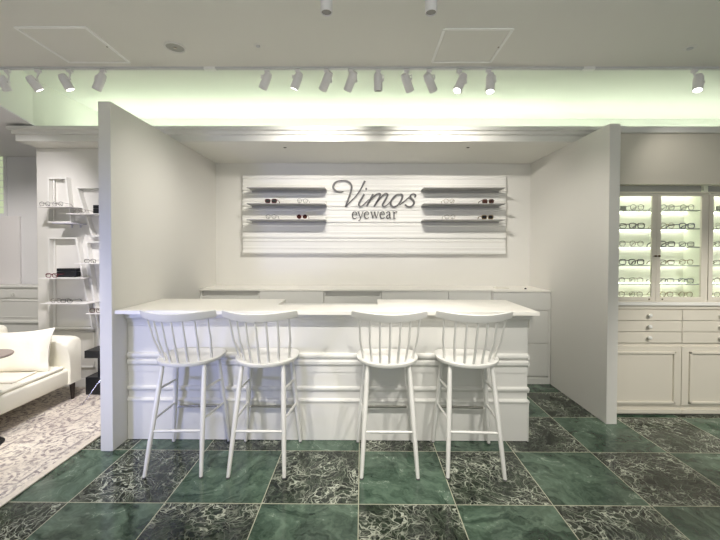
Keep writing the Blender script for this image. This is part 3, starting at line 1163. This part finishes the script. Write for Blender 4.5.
tag(o, 'white ledge board lying between drawers and glass display cabinets', 'ledge')
bm = B(); box(bm, XCB, bx[2], YR + .002, YR + .40, zR(309) + .001, zR(305.2) - .001)
o = obj('cabinet_rail', bm, TAUPE, origin=((XCB + bx[2]) / 2, YR, zR(309)))
tag(o, 'greige rail directly below the white ledge of the display cabinets', 'rail')

# upper glazed cabinets: two units
zi0, zi1 = zR(302) + .001, zR(184.3)
ucx = [XCB, xR(707), xR(809)]
# shelf levels (front edge pixel)
SHP = [210.3, 228.8, 247.2, 265.6, 284.2]
ulab = ['greige glass fronted display cabinet with six lit rows of eyewear beside the right partition',
        'greige glass fronted display cabinet cut by the right picture edge']
for i in range(2):
    x0, x1 = ucx[i] + (0 if i == 0 else .002), ucx[i + 1]
    og = Vector(((x0 + x1) / 2, YR, zi0))
    t = thing('display_cabinet', ulab[i], 'display cabinet', og, group='glass fronted display cabinets')
    bm = B()
    box(bm, x0, x1, YB2, YB2 + .02, zi0, zi1)
    box(bm, x0, x0 + .018, YR + .03, YB2, zi0, zi1)
    box(bm, x1 - .018, x1, YR + .03, YB2, zi0, zi1)
    box(bm, x0 + .018, x1 - .018, YR + .03, YB2, zi0, zi0 + .03)
    box(bm, x0 + .018, x1 - .018, YR + .09, YB2, zi1 - .06, zi1)
    rel('carcass', bm, CABIN, t, og)
    bm = B()
    box(bm, x0, x1, YR - .014, YR + .09, zR(184.6), zR(183.4), bev=.002)
    box(bm, x0, x1, YR - .012, YR + .01, zR(193.2), zR(191.8), bev=.002)
    box(bm, x0, x1, YR + .004, YR + .03, zi0, zR(300.5))
    box(bm, x1 - .022, x1, YR - .001, YR + .03, zi0, zR(192.5), bev=.002)
    if i == 0:
        box(bm, x0, x0 + .03, YR + .0, YR + .03, zi0, zR(192.5))
    rel('face_frame', bm, TAUPE, t, og)
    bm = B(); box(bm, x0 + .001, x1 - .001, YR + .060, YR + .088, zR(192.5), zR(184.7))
    rel('recessed_rail', bm, WARMGREY, t, og)  # darker grey paints in the shade of this recess
    # doors
    xm = xR(655.3) if i == 0 else (x0 + x1) / 2
    da = x0 + .032 if i == 0 else x0 + .004
    for j, (dx0, dx1) in enumerate(((da, xm - .001), (xm + .001, x1 - .024))):
        bm = B()
        w_ = .040
        zb0, zb1 = zR(300.8), zR(193.6)
        box(bm, dx0, dx0 + w_, YR - .004, YR + .016, zb0, zb1, bev=.002)
        box(bm, dx1 - w_, dx1, YR - .004, YR + .016, zb0, zb1, bev=.002)
        box(bm, dx0 + w_, dx1 - w_, YR - .004, YR + .016, zb0, zb0 + .036, bev=.002)
        box(bm, dx0 + w_, dx1 - w_, YR - .004, YR + .016, zb1 - .024, zb1, bev=.002)
        dr = rel('door', bm, TAUPE, t, og)
        bm = B(); box(bm, dx0 + w_ - .004, dx1 - w_ + .004, YR + .004, YR + .008, zb0 + .03, zb1 - .02)
        bmesh.ops.translate(bm, verts=bm.verts, vec=-og)
        obj('glass_pane', bm, GLASS, dr)
        bm = B()
        kx = (dx1 - .016) if j == 0 else (dx0 + .016)
        lathe(bm, [(.006, 0), (.005, .008), (.009, .014), (.010, .020), (.006, .024)], (kx, YR - .003, zR(256)), 12, axis=(0, -1, 0))
        lathe(bm, [(.007, 0), (.007, .005), (.004, .007)], (kx - .045 if j == 0 else kx + .045, YR - .003, zR(299.2)), 12, axis=(0, -1, 0))
        bmesh.ops.translate(bm, verts=bm.verts, vec=-og)
        obj('door_knob', bm, BRASS, dr, smooth=True)
    for py in SHP:
        z = zY(py, YR + .035, 665)
        bm = B(); box(bm, x0 + .02, x1 - .02, YR + .032, YB2 - .001, z - .003, z + .003)
        sh = rel('glass_shelf', bm, SHELFG, t, og)
        bm = B(); box(bm, x0 + .02, x1 - .02, YR + .028, YR + .032, z - .006, z + .004)
        bmesh.ops.translate(bm, verts=bm.verts, vec=-og)
        obj('shelf_edge', bm, SHELFEDGE, sh)
        bm = B(); box(bm, x0 + .02, x1 - .02, YB2 - .034, YB2 - .022, z - .010, z - .004)
        bmesh.ops.translate(bm, verts=bm.verts, vec=-og)
        obj('light_bar', bm, LEDC, sh)
    bm = B(); box(bm, x0 + .02, x1 - .02, YB2 - .06, YB2 - .03, zi1 - .068, zi1 - .061)
    rel('top_light_bar', bm, LEDC, t, og)

G2 = 'eyewear on the lit cabinet shelves'
cabrow = ['top row', 'second row', 'third row', 'fourth row', 'fifth row', 'bottom row']
cols_ = [(618.5, 'half hidden behind the right partition'), (636.5, 'behind the left glass door'), (667, 'at left behind the second glass door'),
         (686.5, 'at right behind the second glass door'), (721.5, 'behind the third glass door at the picture edge')]
specs = [
    [None, ('round', 'silver', 'clear'), ('round', 'silver', 'clear'), ('round', 'black', 'clear'), None],
    [('square', 'black', 'clear'), ('thick', 'black', 'clear'), ('round', 'gold', 'clear'), ('thick', 'navy', 'clear'), ('round', 'clear', 'clear')],
    [('round', 'silver', 'clear'), ('round', 'clear', 'clear'), ('thick', 'silver', 'clear'), ('square', 'silver', 'clear'), ('round', 'silver', 'clear')],
    [('thick', 'black', 'clear'), ('thick', 'black', 'clear'), ('square', 'tortoise', 'clear'), ('round', 'gold', 'clear'), ('square', 'tortoise', 'clear')],
    [('round', 'silver', 'clear'), ('round', 'clear', 'clear'), ('square', 'silver', 'clear'), ('square', 'navy', 'clear'), ('round', 'clear', 'clear')],
    [('round', 'clear', 'clear'), ('round', 'clear', 'clear'), ('round', 'gold', 'clear'), ('round', 'gold', 'clear'), ('round', 'clear', 'clear')]]
cw = {'black': 'black', 'silver': 'thin silver', 'gold': 'thin gold', 'clear': 'pale transparent', 'navy': 'dark blue', 'tortoise': 'brown tortoiseshell', 'wine': 'dark red'}
for r_ in range(6):
    z = (zY(SHP[r_], YR + .035, 665) + .0035) if r_ < 5 else zi0 + .0305
    for c_, (px, where) in enumerate(cols_):
        s = specs[r_][c_]
        yy = YR + .085
        if s is None:
            # small grey card holder instead of eyewear
            bm = B(); prism_y(bm, [(-.028, 0), (.028, 0), (.028, .042), (-.028, .042)], -.004, .004)
            box(bm, -.02, .02, -.004, .02, 0, .004)
            o = obj('card_holder', bm, mat('card_grey', (.38, .40, .34), .5))
            o.location = (xY(622.5 if c_ == 0 else 718.5, yy, 250), yy, z)
            tag(o, 'small grey card on the top shelf, ' + ('beside the right partition edge' if c_ == 0 else 'at the right picture edge'), 'card', 'grey cards in the display cabinet')
            continue
        eyewear((xY(px, yy, 250), yy, z), *s, '%s eyeglasses in the %s, %s' % (cw[s[1]], cabrow[r_], where), G2, 0, 1.16)

# ------------------------------------------------------------------ left sideboard
YSB = 4.93
zs0 = zY(285.8, YSB, 20)
x0, x1 = -6.2, -3.66
og = Vector(((x0 + x1) / 2, YSB, 0))
t = thing('sideboard', 'white sideboard with knobbed drawer against the grey wall behind the sofa', 'sideboard', og)
bm = B(); box(bm, x0, x1, YSB + .02, YG - .032, .0, zs0 - .025)
rel('carcass', bm, WHITE, t, og)
bm = B(); box(bm, x0 - .01, x1 + .01, YSB - .01, YG - .032, zs0 - .025, zs0, bev=.004)
rel('top', bm, WHITE, t, og)
kx = xY(13.8, YSB, 296)
kx = kx
xs = [x1 - .01, kx * 2 - (x1 - .01)]
for k in range(2):
    w_ = abs(xs[0] - xs[1])
    a0, a1 = xs[0] - w_ * (k + 1) + .004, xs[0] - w_ * k - .004
    if a1 - a0 < .1 or a0 < x0:
        continue
    bm = B(); box(bm, a0, a1, YSB, YSB + .02, zY(299, YSB), zY(290.5, YSB), bev=.003)
    dr = rel('drawer', bm, WHITE, t, og)
    bm = B(); lathe(bm, [(.010, 0), (.008, .012), (.016, .022), (.016, .03), (.008, .036)], ((a0 + a1) / 2, YSB, zY(295.2, YSB)), 12, axis=(0, -1, 0))
    bmesh.ops.translate(bm, verts=bm.verts, vec=-og)
    obj('knob', bm, WHITE, dr, smooth=True)
    bm = B(); box(bm, a0, a1, YSB, YSB + .02, .08, zY(300.5, YSB), bev=.003)
    dr = rel('door', bm, WHITE, t, og)
    bm = B(); picture_frame(bm, a0 + .05, a1 - .02, .16, zY(322, YSB), YSB, .03, .02)
    picture_frame(bm, a0 + .05, a1 - .02, zY(319, YSB), zY(301.5, YSB), YSB, .012, .008)
    bmesh.ops.translate(bm, verts=bm.verts, vec=-og)
    obj('door_moulding', bm, WHITE, dr)

# ------------------------------------------------------------------ niche: skewed display frames, shelves, eyewear
def niche_frame(pts, label, extra_post=None, depth=.065, thick=.018):
    W = [atY(px, py, YN - depth) for px, py in pts]
    og = Vector((sum(v.x for v in W) / len(W), YN, min(v.z for v in W)))
    t = thing('wall_display_box', label, 'display frame', og, group='skewed white display boxes on the left wall')
    n = len(W)
    for i in range(n):
        a, b = W[i], W[(i + 1) % n]
        d = (b - a); d.y = 0; d.normalize()
        nx = Vector((-d.z, 0, d.x)) * thick / 2
        e = d * thick / 2 * (1 if i % 2 == 0 else -1)
        bm = B()
        prism_y(bm, [((p_).x, (p_).z) for p_ in (a - e - nx, b + e - nx, b + e + nx, a - e + nx)], YN - depth, YN - .001)
        rel('frame_board', bm, WHITE, t, og)
    if extra_post:
        for px, pa, pb in extra_post:
            a = atY(px, pa, YN - depth * .5); b = atY(px, pb, YN - depth * .5)
            bm = B(); tube(bm, [(a.x, YN - depth * .5, a.z), (b.x, YN - depth * .5, b.z)], .008, 8)
            rel('upright', bm, WHITE, t, og, smooth=True)
    return t
niche_frame([(48, 178), (65.5, 178), (70.5, 222), (48, 222)], 'small white skewed display frame at the top left of the left wall', [(54, 179, 221)])
niche_frame([(48.5, 238), (75.5, 238), (92, 328), (48.5, 328)], 'tall white skewed display frame behind the sofa arm', [(54.5, 239, 327)])
niche_frame([(76.5, 187.5), (108, 187.5), (112, 236), (92, 236)], 'white skewed display frame half hidden behind the left partition, upper one')
niche_frame([(86, 242), (112, 242), (118, 345), (100, 345)], 'white skewed display frame half hidden behind the left partition, lower one')

def niche_shelf(px0, px1, py, label, m_=WHITE, y0=YN - .22, y1=YN - .001, th=.008):
    a, b = atY(px0, py, y0), atY(px1, py, y0)
    bm = B(); box(bm, a.x, b.x, y0, y1, a.z - th, a.z)
    o = obj('display_shelf', bm, m_, origin=((a.x + b.x) / 2, y1, a.z - th))
    tag(o, label, 'shelf', 'thin display shelves on the left wall')
    return a.z
G3 = 'eyewear on the left wall shelves'
PLATE = mat('shelf_plate', (.78, .76, .74), .4)
def niche_specs(px, z, shape, fr, label, rz=0.):
    yy = YN - .185
    eyewear((xY(px, yy, 250), yy, z + .0006), shape, fr, 'clear', label, G3, rz, 1.0)
zA = niche_shelf(37, 69, 206, 'thin white shelf crossing the small top left display frame', PLATE)
niche_specs(45.3, zA, 'round', 'silver', 'thin silver eyeglasses at left on the shelf of the top left frame')
niche_specs(58.3, zA, 'round', 'silver', 'thin silver eyeglasses at right on the shelf of the top left frame')
zB = niche_shelf(66, 112, 213.3, 'thin white shelf of the half hidden upper frame beside the partition', PLATE)
niche_specs(80.5, zB, 'round', 'clear', 'pale transparent eyeglasses on the upper shelf beside the partition')
zC_ = niche_shelf(38.5, 81, 278, 'thin white shelf with the wide black case in the tall frame', PLATE)
niche_specs(51.5, zC_, 'thick', 'wine', 'dark red eyeglasses beside the wide black case')
zD = niche_shelf(40, 86, 303.5, 'lowest thin white shelf in the tall frame behind the sofa', PLATE)
niche_specs(55.5, zD, 'round', 'clear', 'pale eyeglasses at left on the lowest shelf of the tall frame')
niche_specs(66.0, zD, 'square', 'silver', 'silver eyeglasses at right on the lowest shelf of the tall frame')
zE = niche_shelf(74, 112, 263.3, 'thin white shelf beside the left partition at mid height', PLATE)
niche_specs(90, zE, 'square', 'black', 'black eyeglasses on the mid height shelf beside the left partition')
zF = niche_shelf(86, 118, 313.5, 'lowest thin white shelf beside the left partition', PLATE)
niche_specs(95, zF, 'thick', 'tortoise', 'dark tortoiseshell eyeglasses on the lowest shelf beside the left partition')
a = atY(52, 222.5, YN - .2); b = atY(73, 222.5, YN - .2)
bm = B(); box(bm, a.x, b.x, YN - .2, YN - .001, a.z - .012, a.z, bev=.002)
for s in (.06, .16):
    box(bm, a.x + s - .006, a.x + s + .006, YN - .012, YN - .001, a.z - .045, a.z - .012)
o = obj('display_shelf', bm, mat('lavender_shelf', (.50, .49, .56), .5), origin=(a.x, YN - .001, a.z))
tag(o, 'short greyish shelf hanging just below the small top left frame', 'shelf', 'thin display shelves on the left wall')

def case(px0, px1, pt, z, yy, label):
    a = xY(px0, yy, 270); b = xY(px1, yy, 270)
    h = zY(pt, yy) - z
    og = Vector(((a + b) / 2, yy, z + .0006))
    t = thing('eyewear_case', label, 'case', og, group='black eyewear cases')
    bm = B(); box(bm, a, b, yy, yy + .07, z + .001, z + h * .62, bev=.003)
    rel('tray', bm, BLACK, t, og)
    bm = B(); box(bm, a, b, yy, yy + .07, z + h * .64, z + h, bev=.003)
    rel('lid', bm, BLACK, t, og)
case(56.5, 75.8, 269.3, zC_, YN - .10, 'wide black case on the shelf of the tall frame')
case(93.5, 104, 205.5, zB, YN - .12, 'black case cut off by the left partition edge on the upper shelf')

# ------------------------------------------------------------------ rug, sofa, tables
bm = B()
nx_, ny_ = 2, 2
box(bm, -4.3, 0, -2.4, 1.93, 0, .012, bev=.004)
o = obj('rug', bm, rug_mat(), origin=(0, 0, 0))
o.location = (-2.185, 2.2, .0005)
tag(o, 'large faded cream and grey oriental rug lying left of the green floor', 'rug')
ZR_ = .0135
t = thing('sofa', 'cream upholstered sofa with dark tapered legs standing on the rug', 'sofa', (-3.42, 2.95, ZR_))
og = Vector((-3.42, 2.95, ZR_))
def soft(bm, x0, x1, y0, y1, z0, z1, bev, seg=4):
    vs = box(bm, x0, x1, y0, y1, z0, z1)
    es = list({e for v in vs for e in v.link_edges})
    bmesh.ops.bevel(bm, geom=es, offset=bev, segments=seg, profile=.5, affect='EDGES')
bm = B(); soft(bm, -3.90, -2.985, 2.05, 3.885, .185, .350, .03)
rel('base', bm, CREAM, t, og, smooth=True)
bm = B(); soft(bm, -3.72, -3.0, 2.22, 3.69, .351, .386, .016)
bmesh.ops.subdivide_edges(bm, edges=[e for e in bm.edges if e.calc_length() > .3], cuts=6)
rel('seat_cushion', bm, CREAM, t, og, smooth=True)
# far arm: flared upwards towards the camera side
def arm(sgn, yc):
    bm = B()
    # outline in (y,z) swept along x with a rounded front end
    pr = [(-.09, .19), (-.085, .36), (-.095, .50), (-.125, .60), (-.125, .635), (-.10, .662), (-.05, .668), (.06, .662), (.085, .64), (.088, .60), (.08, .4), (.08, .19)]
    secs = [(-3.90, .97), (-3.6, 1.0), (-3.2, 1.0), (-3.03, .985), (-2.99, .96), (-2.968, .90)]
    rr = []
    for x, f in secs:
        rr.append([bm.verts.new((x, yc + sgn * (y * (f if f > .95 else f * .95)), .19 + (z - .19) * f)) for y, z in pr])
    for a, b in zip(rr, rr[1:]):
        for k in range(len(pr)):
            bm.faces.new((a[k], a[(k + 1) % len(pr)], b[(k + 1) % len(pr)], b[k]))
    bm.faces.new(rr[0][::-1]); bm.faces.new(rr[-1])
    return bm
rel('armrest', arm(1, 3.80), CREAM, t, og, smooth=True)
rel('armrest', arm(-1, 2.12), CREAM, t, og, smooth=True)
bm = B(); soft(bm, -3.98, -3.76, 2.06, 3.92, .19, .765, .06)
rel('backrest', bm, CREAM, t, og, smooth=True)
for (x, y) in ((-3.01, 3.80), (-3.01, 2.98), (-3.01, 2.14), (-3.86, 3.83), (-3.86, 2.14)):
    bm = B(); tube(bm, [(x, y, .187), (x + .004, y, ZR_)], [.026, .014], 14)
    rel('leg', bm, DKLEG, t, og, smooth=True)

def pillow(w, h, d, name):
    bm = B()
    n = 16
    grid = {}
    for s in (-1, 1):
        for i in range(n + 1):
            for j in range(n + 1):
                if s == 1 and (i in (0, n) or j in (0, n)):
                    grid[s, i, j] = grid[-1, i, j]
                    continue
                u, v = -1 + 2 * i / n, -1 + 2 * j / n
                pinch = 1 - .07 * (1 - u * u) * abs(v) ** 3 * 1.5
                pin2 = 1 - .07 * (1 - v * v) * abs(u) ** 3 * 1.5
                th = ((1 - u ** 4) * (1 - v ** 4)) ** .5
                wr = .004 * math.sin(9 * u + 3 * v) * th
                grid[s, i, j] = bm.verts.new((u * w / 2 * pin2, s * (d / 2 * th + wr), v * h / 2 * pinch))
    for s in (-1, 1):
        for i in range(n):
            for j in range(n):
                bm.faces.new((grid[s, i, j], grid[s, i + 1, j], grid[s, i + 1, j + 1], grid[s, i, j + 1]))
    return bm
o = obj('throw_pillow', pillow(.70, .43, .17, 'p'), PILL, smooth=True)
o.location = (-3.37, 3.55, .565)
o.rotation_euler = (R(-14), R(-3), R(4))
tag(o, 'plump cream pillow leaning on the far armrest of the sofa', 'pillow')
bm = B()
for k in range(14):
    pass
pts = []
box(bm, -.30, .33, -.14, .14, 0, .012, bev=.004)
bmesh.ops.subdivide_edges(bm, edges=[e for e in bm.edges if e.calc_length() > .2], cuts=8)
for v in bm.verts:
    v.co.z += .004 * math.sin(v.co.x * 19 + v.co.y * 9) + .004
o = obj('throw_blanket', bm, mat('blanket_ivory', (.80, .74, .64), .9, bump=.4, bscale=90), smooth=True)
o.location = (-3.40, 3.30, .386)
o.rotation_euler = (0, 0, R(6))
tag(o, 'folded ivory throw lying flat on the sofa seat in front of the pillow', 'throw')

t = thing('side_table', 'round taupe topped side table on a thin pole at the left picture edge', 'side table', (-2.985, 2.88, ZR_))
bm = B(); lathe(bm, [(.174, .700), (.18, .706), (.18, .714), (.174, .72)], seg=40)
obj('table_top', bm, TAUPETOP, t)
bm = B(); lathe(bm, [(.013, .012), (.013, .702)], seg=14)
obj('pole', bm, BLACK, t, smooth=True)
bm = B(); lathe(bm, [(.12, .0), (.12, .008), (.115, .012)], seg=36)
obj('base', bm, BLACK, t)

# black table with crossed wires, mostly hidden by the left partition
Yk = 3.90
xk0, xk1 = xY(84.3, Yk, 355), -2.36
og = Vector(((xk0 + xk1) / 2, Yk + .11, ZR_))
t = thing('black_table', 'small black two tier table half hidden behind the left partition', 'table', og)
bm = B(); box(bm, xk0, xk1, Yk, Yk + .225, zY(359.5, Yk), zY(352, Yk), bev=.003)
rel('table_top', bm, BLACK, t, og)
bm = B(); box(bm, xk0 + .01, xk1, Yk, Yk + .225, ZR_, zY(378.5, Yk), bev=.003)
rel('lower_box', bm, BLACK, t, og)
for s in (0, 1):
    xx = (xk1 - .02, xk0 + .145)[s]
    bm = B(); box(bm, xx - .008, xx + .008, Yk + .008, Yk + .022, zY(378.5, Yk), zY(359.5, Yk))
    rel('upright', bm, BLACK, t, og)
    bm = B(); box(bm, xx - .008, xx + .008, Yk + .2, Yk + .215, zY(378.5, Yk), zY(359.5, Yk))
    rel('upright', bm, BLACK, t, og)
t = thing('wire_stand', 'crossed chrome wire stand in front of the small black table', 'stand', (-2.62, 3.72, ZR_))
og = Vector((-2.62, 3.72, ZR_))
A = atZ(82, 405, ZR_ + .004)
top1 = atY(99.5, 376, 3.78); top2 = atY(93, 372, 3.78)
for p0, p1 in ((A, top1 + Vector((.12, 0, .11))), (Vector((A.x + .45, A.y, A.z)), Vector((A.x + .10, 3.78, top1.z + .1)))):
    bm = B(); tube(bm, [p0, p1], .0045, 8)
    rel('wire_leg', bm, CHROME, t, og, smooth=True)
pA = top1 + Vector((.12, 0, .11)); pB = Vector((A.x + .10, 3.78, top1.z + .1))
bm = B(); tube(bm, [pA, pB + Vector((.12, 0, 0))], .004, 8)
bm.free()

# ------------------------------------------------------------------ light
W = bpy.data.worlds.new('world')
SC.world = W
W.use_nodes = True
W.node_tree.nodes['Background'].inputs[0].default_value = (1, .98, .95, 1)
W.node_tree.nodes['Background'].inputs[1].default_value = .20

def spot(loc, target, power, size=60, blend=.5, col=(1, .97, .90), rad=.03, name='spot_lamp'):
    d = bpy.data.lights.new(name, 'SPOT')
    d.energy = power
    d.spot_size = R(size)
    d.spot_blend = blend
    d.color = col
    d.shadow_soft_size = rad
    o = bpy.data.objects.new(name, d)
    COL.objects.link(o)
    o.location = loc
    o.rotation_euler = (Vector(target) - Vector(loc)).to_track_quat('-Z', 'Y').to_euler()
    return o

def area(loc, target, power, sx, sy, col=(1, 1, 1), name='area_lamp'):
    d = bpy.data.lights.new(name, 'AREA')
    d.shape = 'RECTANGLE'
    d.size, d.size_y = sx, sy
    d.energy = power
    d.color = col
    o = bpy.data.objects.new(name, d)
    COL.objects.link(o)
    o.location = loc
    o.rotation_euler = (Vector(target) - Vector(loc)).to_track_quat('-Z', 'Y').to_euler()
    return o

SW = (1, .95, .88)
tg = {4: ((-1.93, 3.4, 1.5), 33, 85), 5: ((-1.93, 4.3, 1.1), 34, 80), 6: ((-1.0, 4.85, 1.85), 62, 80), 7: ((-.5, 4.85, 1.85), 58, 80), 8: ((.2, 3.4, 1.0), 25, 80),
      9: ((.9, 4.85, 1.85), 58, 80), 10: ((1.5, 4.85, 1.85), 62, 80), 11: ((.7, 2.7, 0), 30, 70), 12: ((2.2, 3.9, 1.2), 45, 75), 13: ((3.0, 3.5, 2.2), 7, 85),
      3: ((-2.6, 3.9, .35), 58, 74), 2: ((-3.0, 4.0, .35), 58, 74), 1: ((-3.5, 3.4, .2), 55, 70), 0: ((-4.6, 5.1, .7), 75, 75)}
for i, (loc, ax) in enumerate(SPOTS[:14]):
    T_, pw, sz = tg[i]
    spot(loc + ax * .01, T_, pw, sz, 1.0, (1, .95, .97) if i < 4 else SW, .022)
for (x, y, tx, ty, pw) in ((-2.6, 1.9, -2.9, 2.9, 165), (-1.2, 1.99, -.7, 2.7, 38), (-.18, 1.99, .0, 2.7, 30), (.38, 1.99, .5, 2.7, 30), (1.3, 1.99, .9, 2.7, 38)):  # two near track heads, the others added out of view for brightness
    spot((x, y, 2.80), (tx, ty, .0), pw, 70, 1.0, SW, .035)
# added unseen fill spots that brighten the counter front, cabinets and far left wall
for (x, y, T_, pw, sz) in ((-4.6, 3.2, (-4.9, 5.2, .8), 100, 75), (-1.3, .6, (-.9, 3.0, .3), 125, 46), (.1, .6, (-.1, 3.0, .3), 100, 46), (1.2, .6, (.8, 3.0, .3), 125, 46), (3.5, .8, (3.3, 3.5, .25), 290, 46)):
    spot((x, y, 2.85), T_, pw, sz, .8, SW, .04)
area((0, -.2, 2.95), (0, -.2, 0), 8, 6, 1.6, (1, .98, .95))  # added unseen soft lamp standing for the general shop lighting
area((0, -1.6, 1.9), (0, -.6, 3.0), 66, 7, .8, (.98, 1, .98))  # added uplight out of view, stands in for bounce on the ceiling
spot((-2.6, .5, .9), (-1.8, 3.0, .9), 120, 70, 1.0, (.40, .46, 1.0), .15)  # unseen bluish spot added for the lavender tint on the left partition
SC.view_settings.exposure = .22
